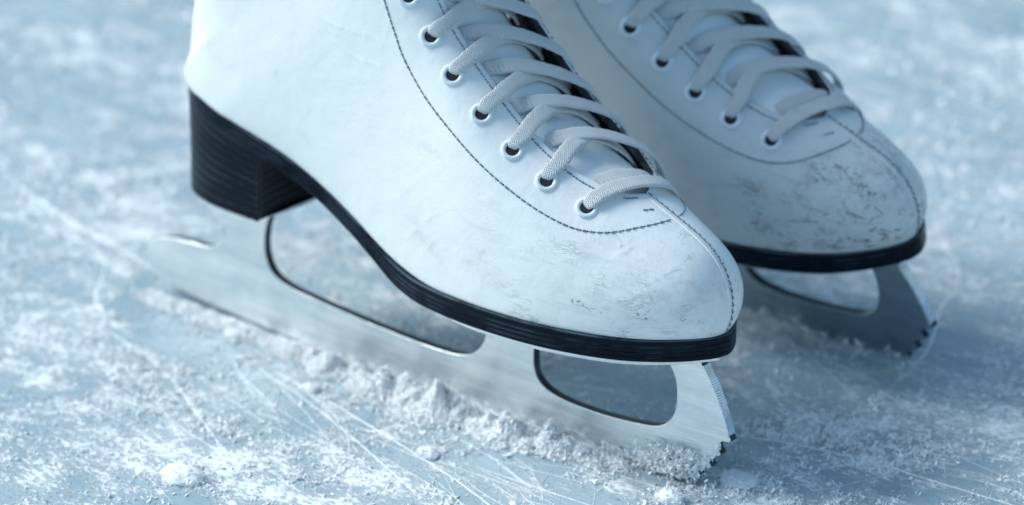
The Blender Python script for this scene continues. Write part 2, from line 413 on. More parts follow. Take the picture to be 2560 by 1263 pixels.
def boot_upper(parent, mat, scuffs, slim):
    ts = np.concatenate([np.linspace(0, .055, 42), np.linspace(.055, .318, 165)[1:], np.linspace(.318, .42, 70)[1:], np.linspace(.42, T_END, 190)[1:]])
    v = np.linspace(0, 1, 150); g = .5 * v + .5 * (.5 - .5 * np.cos(np.pi * v))
    Vs, Fs, Ms, off = [], [], [], 0
    SC = []
    for sd in (-1, 1):
        ye = np.interp(ts, Y_EDGE_T, Y_EDGE_N if sd < 0 else Y_EDGE_F)
        se = np.where(ts <= .318, 1., s_of_y(ts, sd * np.maximum(ye, 1e-4)))
        T = np.repeat(ts[:, None], len(g), 1); S = se[:, None] * g[None, :]
        X = surf(T, S, float(sd))
        if sd > 0 and slim > 0:
            w = slim * np.clip((.36 - T) / .06, 0, 1) * np.clip((S - .35) / .4, 0, 1) * np.clip((1 - S) / .1, 0, 1)
            X[..., 1] *= (1 - w)
        n, m = X.shape[:2]
        Vs.append(X.reshape(-1, 3)); Fs.append(grid_faces(n, m, flip=(sd < 0), off=off)); Ms.append(np.zeros(len(Fs[-1]), int)); off += n * m
        # inner face and the turned edge, over the lacing and the shaft
        i0 = int(np.searchsorted(ts, .3185))
        N = normal(T, np.clip(S, 0.002, .998), np.full(T.shape, float(sd)))
        c = np.stack([(row(T)[..., 0] + row(T)[..., 2]) / 2, 0 * T, (row(T)[..., 1] + row(T)[..., 3]) / 2], -1)
        sg = np.sign(np.sum(N * (X - c), -1, keepdims=True)); N = N * np.where(sg == 0, 1, sg)
        thick = .26
        I = (X - thick * N)[i0:]
        k = I.shape[0]
        Vs.append(I.reshape(-1, 3)); Fs.append(grid_faces(k, m, flip=(sd > 0), off=off)); Ms.append(np.ones(len(Fs[-1]), int))
        # rim along the lacing edge: outer last column -> inner last column, with a rounded middle
        mid = (X[i0:, -1] + I[:, -1]) / 2 + .05 * (X[i0:, -1] - X[i0:, -3]) / (np.linalg.norm(X[i0:, -1] - X[i0:, -3], axis=1, keepdims=True) + 1e-9)
        o_idx = (off - n * m) + (np.arange(i0, n) * m + m - 1); i_idx = off + np.arange(k) * m + m - 1
        off += k * m
        Vs.append(mid); m_idx = off + np.arange(k); off += k
        def strip(a, b, fl):
            q = np.stack([a[:-1], b[:-1], b[1:], a[1:]], -1); return q[:, ::-1] if fl else q
        Fs.append(strip(o_idx, m_idx, sd < 0)); Ms.append(np.full(k - 1, 0 if sd < 0 else 1))
        Fs.append(strip(m_idx, i_idx, sd < 0)); Ms.append(np.ones(k - 1, int))
        # collar rim
        oc = (off - k - k * m - n * m) + (n - 1) * m + np.arange(m); ic = (off - k - k * m) + (k - 1) * m + np.arange(m)
        Fs.append(strip(oc, ic, sd > 0)); Ms.append(np.zeros(m - 1, int))
    V = np.vstack(Vs); F = np.vstack(Fs)
    sc = np.zeros(len(V)); cr = np.zeros(len(V))
    q = np.random.default_rng(int(slim * 100) + 5); full = []
    for P, r, w in scuffs:
        C0 = catmull(P, 40)
        if r >= .3: full.append((C0[::4], r, w)); continue
        for _ in range(7):
            a = q.uniform(0, .6); b = min(1, a + q.uniform(.2, .6)); C1 = C0[int(a * 39):int(b * 39) + 1]
            if len(C1) < 3: continue
            C1 = C1 + q.normal(0, r * 1.1, 3) + smooth(q.normal(0, r * 1.6, (len(C1), 3)), 1.2 if len(C1) > 5 else .4)
            full.append((C1, max(.035, r * q.uniform(.3, .75)), w * q.uniform(.45, 1.)))
    for _ in range(70 if slim > 0 else 34):
        t0 = q.uniform(.06, .30); s0 = q.uniform(.12, .85); dt = q.normal(0, .018); ds = q.normal(0, .06)
        L = np.stack([t0 + dt * np.linspace(0, 1, 7) + q.normal(0, .0015, 7), np.clip(s0 + ds * np.linspace(0, 1, 7) ** q.uniform(.6, 1.6), .03, .97)], 1)
        full.append((surf(L[:, 0], L[:, 1], -1.), q.uniform(.035, .07), q.uniform(.2, .75) * (1. if slim > 0 else .7)))
    for P, r, w in full:
        P = np.asarray(P); box = np.all((V > P.min(0) - 4 * r) & (V < P.max(0) + 4 * r), axis=1)
        if not box.any(): continue
        d = np.full(len(V), 1e3); d[box] = poly_dist(V[box], P); sc = np.maximum(sc, w * np.maximum(np.exp(-(d / (r * 1.2)) ** 2), .40 * np.exp(-(d / (r * 3.2)) ** 2)))
    for P, r, w in []:
        d = poly_dist(V, catmull(P, 24)); sc = np.maximum(sc, w * np.maximum(np.exp(-(d / (r * 1.3)) ** 2), .42 * np.exp(-(d / (r * 3.2)) ** 2)))
    for P, r, w in CREASE:
        d = poly_dist(V, catmull(P, 24)); cr = cr - w * np.exp(-(d / r) ** 2)
    me = mesh_np('upper', V, F, attrs={'scuff': sc, 'crease': cr, 'toe': np.clip((V[:, 0] - 16.5) / 5, 0, 1) * np.clip((11.5 - V[:, 2]) / 2.5, 0, 1) + .5 * np.exp(-np.clip(V[:, 2] - sole_top(V[:, 0]), 0, None) / .25)}, mats=np.concatenate(Ms), merge=2e-6)
    return link('upper', me, [mat, M['lining']], parent)

def tube(P, r, nseg=8, caps=True, closed=False):
    """round tube along polyline P (cm); r scalar or per-point"""
    P = np.asarray(P, float); n = len(P); r = np.broadcast_to(r, (n,))
    T = np.gradient(P, axis=0); T /= np.linalg.norm(T, axis=1, keepdims=True) + 1e-12
    ref = np.array([0, 0, 1.]) if abs(T[:, 2]).mean() < .8 else np.array([0, 1., 0])
    A = np.cross(T, ref); A /= np.linalg.norm(A, axis=1, keepdims=True) + 1e-12
    B = np.cross(A, T)
    a = np.linspace(0, 2 * np.pi, nseg, endpoint=False)
    V = P[:, None] + r[:, None, None] * (np.cos(a)[None, :, None] * A[:, None] + np.sin(a)[None, :, None] * B[:, None])
    F = [tuple(f) for f in grid_faces(n, nseg, wrap=True)]
    if caps: F += [tuple(range(nseg))[::-1], tuple(range((n - 1) * nseg, n * nseg))]
    return V.reshape(-1, 3), F

class Acc:
    def __init__(s): s.V = []; s.F = []; s.n = 0
    def add(s, V, F):
        s.F += [tuple(int(i) + s.n for i in f) for f in F]; s.V.append(np.asarray(V, float)); s.n += len(V)
    def mesh(s, name, **k): return mesh_np(name, np.vstack(s.V), s.F, **k)

def path_ts(L, n=400):
    """smooth path on the boot from (t, s, side) or (t, y) points; returns points and outward normals"""
    L = np.asarray(L, float); Q = catmull(L, n)
    if L.shape[1] == 2:
        t, y = Q[:, 0], Q[:, 1]; sd = np.where(y < 0, -1., 1.); s = s_of_y(t, y)
    else:
        t, s, sd = Q[:, 0], np.clip(Q[:, 1], 0, 1), np.where(Q[:, 2] < 0, -1., 1.)
    return surf(t, s, sd), out_normal(t, s, sd)

def out_normal(t, s, sd):
    N = normal(t, np.clip(s, .01, .992), sd); X = surf(t, np.clip(s, .01, .992), sd); R = row(t)
    c = np.stack([(R[..., 0] + R[..., 2]) / 2, 0 * t, (R[..., 1] + R[..., 3]) / 2], -1)
    sg = np.sum(N * (X - c), -1, keepdims=True)
    return N * np.where(sg < 0, -1, 1)

def stitch_line(acc, holes, X, N, pitch=.30, ln=.21, r=.036, lift=.0):
    d = np.concatenate([[0], np.cumsum(np.linalg.norm(np.diff(X, axis=0), axis=1))])
    k = max(1, int(d[-1] / pitch))
    for i in range(k):
        a = (i + .15) * d[-1] / k; b = a + ln * d[-1] / k / pitch
        u = np.linspace(a, b, 6)
        P = np.stack([np.interp(u, d, X[:, j]) for j in range(3)], 1); n = np.stack([np.interp(u, d, N[:, j]) for j in range(3)], 1)
        bow = np.array([-.05, .012, .02, .02, .012, -.05])[:, None]
        acc.add(*tube(P + n * (bow + lift), r * np.array([.7, 1, 1.05, 1.05, 1, .7]) * rng.uniform(.9, 1.1), 6))
        c = np.stack([np.interp([b + .045, b + .046], d, X[:, j]) for j in range(3)], 1)[0]; nn = n[-1]
        holes.add(*disc(c + nn * .008, nn, .034, 8))

def disc(c, n, r, k=16):
    n = n / np.linalg.norm(n); a = np.cross(n, [0, 0, 1.]); a /= np.linalg.norm(a) + 1e-9; b = np.cross(n, a)
    t = np.linspace(0, 2 * np.pi, k, endpoint=False)
    return c + r * (np.cos(t)[:, None] * a + np.sin(t)[:, None] * b), [tuple(range(k))]

def lathe(c, n, prof, k=28):
    n = n / np.linalg.norm(n); a = np.cross(n, [0, 0, 1.]); a /= np.linalg.norm(a) + 1e-9; b = np.cross(n, a)
    t = np.linspace(0, 2 * np.pi, k, endpoint=False); ring = np.cos(t)[:, None] * a + np.sin(t)[:, None] * b
    V = np.concatenate([c + r * ring + h * n for r, h in prof])
    return V, [tuple(f) for f in grid_faces(len(prof), k, wrap=True)]

def stations(x0, x1, n): return x0 + (x1 - x0) * (.5 - .5 * np.cos(np.pi * np.linspace(0, 1, n)))

def resample(P, n, power=1.):
    P = np.asarray(P, float); d = np.concatenate([[0], np.cumsum(np.linalg.norm(np.diff(P, axis=0), axis=1))])
    u = np.linspace(0, d[-1], n); return np.stack([np.interp(u, d, P[:, 0]), np.interp(u, d, P[:, 1])], 1)

def slab(pn, pf, rings, ztop, zbot, breast=None):
    """closed slab between two outline halves (x, half-width) running heel to toe; rings = (fraction down, outward offset, line mark)"""
    pn = pn * [1, -1]
    per = np.concatenate([pn, pf[::-1][1:-1]])
    if breast is not None: per = np.concatenate([pn, breast, pf[::-1][:-1]])
    tg = np.roll(per, -1, 0) - np.roll(per, 1, 0); tg /= np.linalg.norm(tg, axis=1, keepdims=True) + 1e-9
    nr = np.stack([tg[:, 1], -tg[:, 0]], 1)
    V, L = [], []
    for fr, o, ln in rings:
        q = per + o * nr
        zt = ztop(per[:, 0]); zb = zbot(per[:, 0])
        V.append(np.column_stack([q, zt + (zb - zt) * fr])); L.append(np.full(len(per), ln))
    k = len(per)
    F = [tuple(f) for f in grid_faces(len(rings), k, wrap=True)]
    # caps as cross strips between the two halves
    def cap(base, flip):
        idx = list(range(k)); i, j = 0, k - 1; out = []
        lo = 0; hi = k - 1
        out.append((base, base + 1, base + k - 1))
        lo, hi = 1, k - 1
        while hi - lo > 2:
            out.append((base + lo, base + lo + 1, base + hi - 1, base + hi)); lo += 1; hi -= 1
        if hi - lo == 2: out.append((base + lo, base + lo + 1, base + hi))
        return [f[::-1] for f in out] if flip else out
    F += cap(0, True) + cap((len(rings) - 1) * k, False)
    return np.vstack(V), F, np.concatenate(L)

def fix_normals(me):
    bm = bmesh.new(); bm.from_mesh(me); bmesh.ops.recalc_face_normals(bm, faces=bm.faces); bm.to_mesh(me); bm.free(); return me

def sharp(me, ang=40):
    me.set_sharp_from_angle(angle=math.radians(ang)); return me

def sole_part(parent):
    pn, pf = resample(_on, 260), resample(_of, 260)
    rings = [(0, -1.0, 0), (0, -.30, 0), (-.01, -.05, .3), (.02, .0, .7), (.10, .0, 0)]
    for v in (.34, .56, .78): rings += [(v - .05, 0, 0), (v - .03, 0, .9), (v - .015, -.03, 0), (v + .015, -.03, 0), (v + .03, 0, .6), (v + .05, 0, 0)]
    rings += [(.94, 0, 0), (.985, -.01, .5), (1., -.05, 0), (1., -1.0, 0)]
    zb = lambda x: sole_top(x) - sole_thick(x)
    V, F, L = slab(pn, pf, rings, sole_top, zb)
    me = mesh_np('sole', V, F, attrs={'line': L}); fix_normals(me); sharp(me, 50)
    return link('sole', me, M['sole'], parent)

HEEL_X = 6.25
def heel_part(parent):
    xs = .76 + (HEEL_X - .76) * (1 - np.cos(np.pi / 2 * np.linspace(0, 1, 60)))
    yn, yf = half_n(xs) - .03, half_f(xs) - .03; yn[0] = yf[0] = 0
    yy = np.linspace(-yn[-1], yf[-1], 26)[1:-1]
    br = np.stack([HEEL_X - .42 * (1 - (yy / yn[-1]) ** 2) ** .7, yy], 1)
    rings = [(0, 0, 0)]
    for i in range(1, 9):
        v = i / 9.2
        rings += [(v - .012, -.03 * math.sin(math.pi * v) , 0), (v - .004, -.03 * math.sin(math.pi * v), .42), (v + .004, -.03 * math.sin(math.pi * v) - .008, .3), (v + .012, -.03 * math.sin(math.pi * v), 0)]
    rings += [(.955, .0, .0), (.97, .0, .35), (.985, -.02, 0), (1., -.08, 0), (1., -.6, 0)]
    zt = lambda x: sole_top(x) - sole_thick(x) + .04
    zb = lambda x: 6.02 + 0 * x
    V, F, L = slab(np.stack([xs, yn], 1), np.stack([xs, yf], 1), rings, zt, zb, br)
    me = mesh_np('heel', V, F, attrs={'line': L}); fix_normals(me); sharp(me, 45)
    return link('heel', me, M['sole'], parent)

def loop(P, n, closed=True):
    P = np.asarray(P, float)
    if closed:
        Q = np.vstack([P[-2:], P, P[:3]]); R = catmull(Q, (len(Q) - 1) * 8 + 1); return R[16:16 + len(P) * 8]
    return catmull(P, n)

BLADE_A = [(5.2, 5.86), (4.55, 5.35), (4.16, 4.67), (4.02, 3.9), (4.09, 3.18), (4.5, 2.58), (5.3, 2.28), (6.64, 2.12), (8.57, 1.97), (10.47, 1.85), (12.32, 1.79), (13.5, 1.80), (14.3, 1.89),
           (14.9, 2.12), (15.3, 2.54), (15.48, 2.98), (15.48, 3.6), (15.3, 4.2), (14.9, 4.88)]
BLADE_B = [(25.50, 4.88), (25.66, 4.50), (26.10, 3.83), (26.47, 3.13), (26.70, 2.61)]
BLADE_TEETH = [(26.80, 2.40), (26.95, 2.18), (26.90, 2.06), (26.60, 2.02), (26.38, 1.84), (26.36, 1.68), (26.54, 1.50), (26.46, 1.38), (26.22, 1.38), (26.02, 1.22), (26.00, 1.06), (26.16, .86), (26.06, .76), (25.82, .76), (25.62, .60), (25.58, .46), (25.66, .26), (25.52, .20), (25.25, .24)]
BLADE_C = [(25.0, .27), (24.3, .17), (23.2, .06), (21.5, -.04), (18, -.10), (12, -.08), (6.6, .04), (3.8, .14), (.17, .36), (-1.27, .58), (-2.15, .76), (-2.58, 1.02), (-2.73, 1.40), (-2.60, 1.86), (-2.25, 2.26),
           (-1.69, 2.54), (-1.0, 2.68), (-.03, 2.76), (.93, 2.84), (1.5, 3.18), (1.85, 3.63), (1.95, 4.3), (1.8, 5.1), (1.4, 5.86)]
BLADE_HOLE = [(17.84, 3.22), (17.86, 2.42), (18.1, 1.93), (18.62, 1.63), (19.43, 1.48), (20.43, 1.44), (21.41, 1.46), (22.39, 1.54), (23.3, 1.66), (23.8, 1.80), (24.19, 2.10), (24.44, 2.54), (24.51, 3.06), (24.48, 3.56),
              (24.33, 4.05), (23.9, 4.5), (23.0, 4.62), (21., 4.62), (19.2, 4.62), (18.3, 4.5), (17.92, 4.0)]
HALF_T = .20

def blade_part(parent, metal):
    outer = [tuple(p) for p in catmull(BLADE_A, 150)] + [tuple(p) for p in catmull(BLADE_B, 40)] + BLADE_TEETH + [tuple(p) for p in catmull(BLADE_C, 190)]
    hole = [tuple(p) for p in loop(BLADE_HOLE, 0)]
    cu = bpy.data.curves.new('blade_outline', 'CURVE'); cu.dimensions = '2D'; cu.fill_mode = 'BOTH'
    cu.extrude = (HALF_T - .03) * CM; cu.bevel_depth = .03 * CM; cu.bevel_resolution = 3; cu.offset = -.03 * CM
    for pts in (outer, hole):
        sp = cu.splines.new('POLY'); sp.points.add(len(pts) - 1); sp.use_cyclic_u = True
        for q, p in zip(sp.points, pts): q.co = (p[0] * CM, p[1] * CM, 0, 1)
    tmp = bpy.data.objects.new('blade_outline', cu); COL.objects.link(tmp)
    dg = bpy.context.evaluated_depsgraph_get()
    me = bpy.data.meshes.new_from_object(tmp.evaluated_get(dg))
    bpy.data.objects.remove(tmp)
    me.transform(Matrix.Rotation(math.pi / 2, 4, 'X'))
    me.materials.clear(); me.name = 'blade'
    me.polygons.foreach_set('use_smooth', np.full(len(me.polygons), True, bool)); sharp(me, 35)
    b = link('blade', me, [metal, M['edge']], parent)
    nn = np.empty(len(me.polygons) * 3, np.float32); me.polygons.foreach_get('normal', nn)
    me.polygons.foreach_set('material_index', (np.abs(nn.reshape(-1, 3)[:, 1]) < .2).astype(np.int32))
    # mounting plates under forefoot and heel
    for nm, x0, x1, inset, zt, th in (('sole_plate', 14.6, 26.15, .22, lambda x: sole_top(x) - sole_thick(x) + .0, .24), ('heel_plate', 1.75, 5.95, .38, lambda x: 6.02 + 0 * x, .22)):
        xs = stations(x0, x1, 90)
        e = np.sqrt(np.clip(1 - (np.abs(2 * (xs - x0) / (x1 - x0) - 1)) ** 8, 0, 1))
        yn = np.clip(half_n(xs + (.2 if x0 < 5 else .1)) - inset, .02, None) * e; yf = np.clip(half_f(xs + .1) - inset, .02, None) * e
        yn[0] = yf[0] = yn[-1] = yf[-1] = 0
        rings = [(0, -.5, 0), (0, -.02, 0), (.1, 0, 0), (.85, 0, 0), (1, -.04, 0), (1, -.5, 0)]
        zb = lambda x, zt=zt, th=th: zt(x) - th
        V, F, L = slab(np.stack([xs, yn], 1), np.stack([xs, yf], 1), rings, zt, zb)
        pm = mesh_np(nm, V, F, attrs={'line': L}); fix_normals(pm); sharp(pm, 40)
        link(nm, pm, metal, b)
    # cross-cut strip on the front edge above the teeth
    fe = catmull([(26.86, 2.20), (26.72, 2.66), (26.50, 3.16), (26.14, 3.86), (25.72, 4.50), (25.60, 4.70)], 90)
    tg = np.gradient(fe, axis=0); tg /= np.linalg.norm(tg, axis=1, keepdims=True); nr = np.stack([tg[:, 1], -tg[:, 0]], 1)
    nr *= np.where(nr[:, :1] < 0, -1, 1)
    V, F = [], []
    for i, (p, n_) in enumerate(zip(fe, nr)):
        o = .045 - (.016 if (i % 2) else 0)
        for y, oo in ((-.207, -.05), (-.207, o), (.207, o), (.207, -.05)): V.append((p[0] + n_[0] * oo, y, p[1] + n_[1] * oo))
    F = [tuple(f) for f in grid_faces(len(fe), 4, wrap=True)] + [(0, 1, 2, 3), tuple(range(len(V) - 4, len(V)))]
    pm = mesh_np('toe_pick', V, F, smooth_shade=False); fix_normals(pm)
    link('toe_pick', pm, M['pick'], b)
    # plate screws under the toe
    for x, y in ((25.3, -.75), (24.2, -1.5), (22.3, -1.9), (16.2, -2.1)):
        z = float(sole_top(x) - sole_thick(x)) - .24
        sm = mesh_np('screw', *lathe(np.array([x, y, z]), np.array([0, 0, -1.]), [(.30, -.02), (.30, .05), (.24, .10), (.06, .11), (.01, .11)], 16)); fix_normals(sm); sharp(sm, 40)
        link('screw', sm, M['metal'], b)
    return b

def tongue_part(parent):
    ts = np.linspace(.322, T_END, 150); ys = np.linspace(-1., 1., 61)
    Tg, Yg = np.meshgrid(ts, ys, indexing='ij')
    Yg = Yg * np.interp(ts, [.322, .36, .42, 1], [.75, 1.5, 2.15, 2.2])[:, None]
    R0 = row(ts); Tt = np.gradient(R0[:, 2:4], axis=0); Tt /= np.linalg.norm(Tt, axis=1, keepdims=True)
    up = np.stack([-Tt[:, 1] * -1, Tt[:, 0] * -1], 1); up *= np.where(up[:, :1] < 0, -1, 1)
    def sheet(extra):
        drop = np.interp(ts, [.322, .35, .40, .6, 1], [.55, .27, .14, .10, .1])[:, None] + .10 * (np.abs(Yg) / 1.5) ** 2.4 + .55 * np.clip(np.abs(Yg) - 1.15, 0, None) ** 1.3
        ripple = .07 * np.sin(Tg * 95 + .6 * Yg) * np.exp(-((Yg + .1) / 1.5) ** 2)
        d = -drop + ripple - extra
        return np.stack([R0[:, 2][:, None] + up[:, 0][:, None] * d, Yg, R0[:, 3][:, None] + up[:, 1][:, None] * d], -1)
    A, B = sheet(0), sheet(.3)
    n, m = A.shape[:2]
    V = np.vstack([A.reshape(-1, 3), B.reshape(-1, 3)])
    F = [tuple(f) for f in grid_faces(n, m)] + [tuple(f) for f in grid_faces(n, m, flip=True, off=n * m)]
    for i in range(n - 1):
        for j in (0, m - 1):
            a, b = i * m + j, (i + 1) * m + j; F.append((a, b, b + n * m, a + n * m))
    for j in range(m - 1):
        for i in (0, n - 1):
            a, b = i * m + j, i * m + j + 1; F.append((a, b, b + n * m, a + n * m))
    z = np.zeros(len(V))
    me = mesh_np('tongue', V, F, attrs={'scuff': z, 'crease': z}); fix_normals(me)
    return link('tongue', me, M['tongue'], parent)

def base_pt(t, y):
    """closed boot surface without the raised far edge"""
    global FLARE
    f = FLARE; FLARE = 0.
    sd = np.where(y < 0, -1., 1.); s = s_of_y(t, y)
    X = surf(t, s, sd); N = out_normal(t, s, sd)
    FLARE = f
    # ridge: blend the two sides' normals towards straight up
    w = np.clip(1 - np.abs(y) / 1.3, 0, 1)[:, None]
    R0 = row(t); e = 2e-3; d = (row(t + e) - row(t - e))[:, 2:4]; d /= np.linalg.norm(d, axis=1, keepdims=True)
    u = np.stack([d[:, 1], 0 * t, -d[:, 0]], 1); u *= np.where(u[:, 2:3] < 0, -1, 1)
    N = N * (1 - w) + u * w; N /= np.linalg.norm(N, axis=1, keepdims=True)
    return X, N

def ribbon(ctrl, width, thick, wf, n=90, twist=0.):
    Q = catmull(ctrl, n); Q = smooth(Q, 3)
    X, N = base_pt(Q[:, 0], Q[:, 1]); P = smooth(X + N * Q[:, 2:3], 2.5); N = smooth(N, 4)
    T = np.gradient(P, axis=0); T /= np.linalg.norm(T, axis=1, keepdims=True) + 1e-12
    W = np.cross(N, T); W /= np.linalg.norm(W, axis=1, keepdims=True); N2 = np.cross(T, W)
    if twist:
        a = twist * np.linspace(-1, 1, n)[:, None]; W, N2 = W * np.cos(a) + N2 * np.sin(a), N2 * np.cos(a) - W * np.sin(a)
    L = np.concatenate([[0], np.cumsum(np.linalg.norm(np.diff(P, axis=0), axis=1))])
    f = np.interp(np.linspace(0, 1, n), *wf); 
    f = f * (1 + .03 * np.sin(L * 5 + ctrl[0][0] * 50) + .035 * np.random.default_rng(int(ctrl[0][0] * 1e5)).normal(0, 1, n))
    k = 18; a = np.linspace(0, 2 * np.pi, k, endpoint=False)
    cx = np.sign(np.cos(a)) * np.abs(np.cos(a)) ** .55; cz = np.sign(np.sin(a)) * np.abs(np.sin(a)) ** .8
    V = P[:, None] + (width / 2 * f)[:, None, None] * cx[None, :, None] * W[:, None] + (thick / 2 * (1.6 - .6 * f))[:, None, None] * cz[None, :, None] * N2[:, None]
    UV = np.stack([np.repeat(L[:, None], k, 1), (width / 2 * f)[:, None] * cx[None, :]], -1)
    F = [tuple(q) for q in grid_faces(n, k, wrap=True)] + [tuple(range(k))[::-1], tuple(range((n - 1) * k, n * k))]
    return V.reshape(-1, 3), F, UV.reshape(-1, 2)

def lace_part(parent, seed):
    r = np.random.default_rng(seed)
    acc = Acc(); UV = []
    def put(ctrl, wf, tw=0.):
        V, F, uv = ribbon(ctrl, .62, .15, wf, twist=tw); acc.add(V, F); UV.append(uv)
    j = lambda a: r.uniform(-a, a)
    # from each eyelet on the viewer's side up over the edge and across the tongue
    for k in range(1, len(EYE)):
        t, y = EYE[k]; b = .30 * (EYE[k][0] - EYE[k - 1][0]); d = j(.002)
        put([(t + .001, -y + .02, -.30), (t + .002, -y + .05, -.02), (t + .002, -y + .22, .13), (t + .001, -y + .62, .16), (t + .004 + d, -1.45, .20), (t + .009 + d, -.7, .17), (t + .012 + d, .2, .14), (t + .003 + d, 1.0, .06), (t - .012 + d, 1.7, -.10), (t - .020, 2.2, -.35)],
            ([0, .10, .22, .4, 1], [.50, .62, .88, 1, 1]), j(.12))
    # from under the viewer's edge over the first set, over the raised far edge, down into the far eyelets
    for k in range(2, len(EYE)):
        t0 = EYE[k][0] - .019 - j(.002); t1 = EYE[k - 2][0] + .010 if k > 2 else EYE[0][0] + .008
        m = lambda f: t0 + (t1 - t0) * f
        lift = .04 + j(.03)
        put([(t0 + .004, -2.0, -.42), (t0 + .002, -1.5, -.34), (m(.03), -1.0, -.06), (m(.12), -.4, .15), (m(.28), .35, lift + .24), (m(.48), 1.1, lift + .28), (m(.68), 1.75, lift + .36), (m(.86), 2.25, lift + .40), (m(.96), 2.65, .26), (m(1.02), 2.95, .0), (m(1.04), 3.05, -.3)],
            ([0, .3, .75, .9, 1], [1, 1, 1, .85, .5]), j(.15))
    # bottom crossing and the strand beneath it
    t, y = EYE[0]
    put([(.346, -y - .0, -.30), (.346, -y + .04, -.02), (.345, -y + .2, .13), (.343, -1.55, .20), (.338, -.9, .22), (.331, -.2, .24), (.325, .5, .25), (.3215, 1.1, .24), (.319, 1.6, .16), (.318, 2.0, -.02), (.318, 2.2, -.3)],
        ([0, .10, .22, .36, .85, 1], [.5, .62, .88, 1, 1, .7]), .1)
    put([(.366, -1.9, -.4), (.360, -1.4, -.36), (.355, -.8, -.14), (.349, -.1, -.02), (.343, .6, .02), (.338, 1.2, .0), (.334, 1.8, -.2)], ([0, 1], [1, 1]), 0)
    me = acc.mesh('lace', uv=np.vstack(UV))
    return link('lace', me, M['lace'], parent)

def eyelet_parts(parent):
    for sd in (-1, 1):
        for t, y in EYE[:9]:
            yy = -y if sd < 0 else min(y + .55, 2.95)
            tt = np.array([t]); ya = np.array([sd * abs(yy)])
            s = s_of_y(tt, ya); X = surf(tt, s, np.array([float(sd)]))[0]; N = out_normal(tt, s, np.array([float(sd)]))[0]
            V, F = lathe(X, N, [(.42, -.06), (.42, .015), (.405, .045), (.36, .066), (.31, .068), (.27, .055), (.24, .02), (.23, -.02), (.23, -.06)], 32)
            me = mesh_np('eyelet', V, F); fix_normals(me)
            e = link('eyelet', me, M['eyelet'], parent)
            hm = mesh_np('eyelet_hole', *disc(X + N * .012, N, .235, 20)); link('eyelet_hole', hm, M['hole'], e)

STITCH_MAIN = [(.81, .90, -1), (.76, .89, -1), (.71, .875, -1), (.665, .860, -1), (.631, .838, -1), (.602, .812, -1), (.557, .793, -1), (.504, .786, -1), (.454, .772, -1), (.413, .760, -1), (.381, .746, -1), (.358, .744, -1), (.340, .757, -1),
               (.322, .795, -1), (.307, .845, -1), (.293, .908, -1), (.281, .962, -1), (.274, .995, -1)]
def stitch_parts(parent):
    A, H = Acc(), Acc()
    X, N = path_ts(STITCH_MAIN, 500); stitch_line(A, H, X, N, .255, .165)
    X, N = path_ts([(a, b, 1) for a, b, _ in STITCH_MAIN], 500); stitch_line(A, H, X, N, .255, .165)
    me = A.mesh('stitching'); o = link('stitching', me, M['thread'], parent)
    link('needle_holes', H.mesh('needle_holes'), M['hole'], parent)
    # along the lacing edges, then the bar tacks below the lacing
    runs = []
    for sd, E in ((-1, Y_EDGE_N), (1, Y_EDGE_F)):
        tt = np.linspace(.335, .9, 40); yy = sd * (np.interp(tt, Y_EDGE_T, E) + .27)
        runs.append(('edge_stitching', path_ts(np.stack([tt, yy], 1), 500), (.27, .15)))
    runs += [('bar_tack', path_ts(L, 60), (.17, .10, .026, .012)) for L in TACK]
    for nm, (X, N), arg in runs:
        A, H = Acc(), Acc(); stitch_line(A, H, X, N, *arg)
        link(nm, A.mesh(nm), M['thread'], parent); link('needle_holes', H.mesh('needle_holes'), M['hole'], parent)
    # centre seam over the toe: raised fold plus stitches across it
    A, H = Acc(), Acc()
    tt = np.linspace(.006, .318, 160)
    X, N = path_ts(np.stack([tt, np.full(160, .10)], 1), 420); stitch_line(A, H, X, N, .26, .13, .036, .02)
    o = link('toe_stitching', A.mesh('toe_stitching'), M['thread'], parent)
    link('needle_holes', H.mesh('needle_holes'), M['hole'], parent)
    X, N = path_ts(np.stack([tt, np.full(160, -.10)], 1), 300)
    V, F = tube(X - N * .030, np.interp(np.linspace(0, 1, 300), [0, .05, .95, 1], [.02, .055, .055, .02]), 12)
    z = np.zeros(len(V)); me = mesh_np('toe_seam', V, F, attrs={'scuff': z, 'crease': z}); link('toe_seam', me, parent.get('leather') and None, parent)
    return me

def build_skate(mat, scuffs, slim, seed, metal):
    root = bpy.data.objects.new('ice_skate', None); COL.objects.link(root); root.empty_display_size = .03
    up = boot_upper(root, mat, scuffs, slim)
    me = stitch_parts(up); me.materials.append(mat)
    tongue_part(root); lace_part(root, seed); eyelet_parts(root)
    sole_part(root); heel_part(root); blade_part(root, metal)
    return root

FLARE = .55
near = build_skate(M['boot_near'], SCUFF_NEAR, 0., 3, M['metal'])
near.rotation_euler = (math.radians(-1.7669), 0, 0)
tag(near, 'nearer white figure skate in sharp focus, its steel blade banked with snow', 'ice skate', 'pair of white ice skates')
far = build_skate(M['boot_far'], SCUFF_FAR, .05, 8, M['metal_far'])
far.location = (.00326, .14083, 0); far.rotation_euler = (math.radians(12.5136), 0, math.radians(-1.2557))
tag(far, 'blurred scuffed white figure skate behind, tilted on its dark shaded blade', 'ice skate', 'pair of white ice skates')
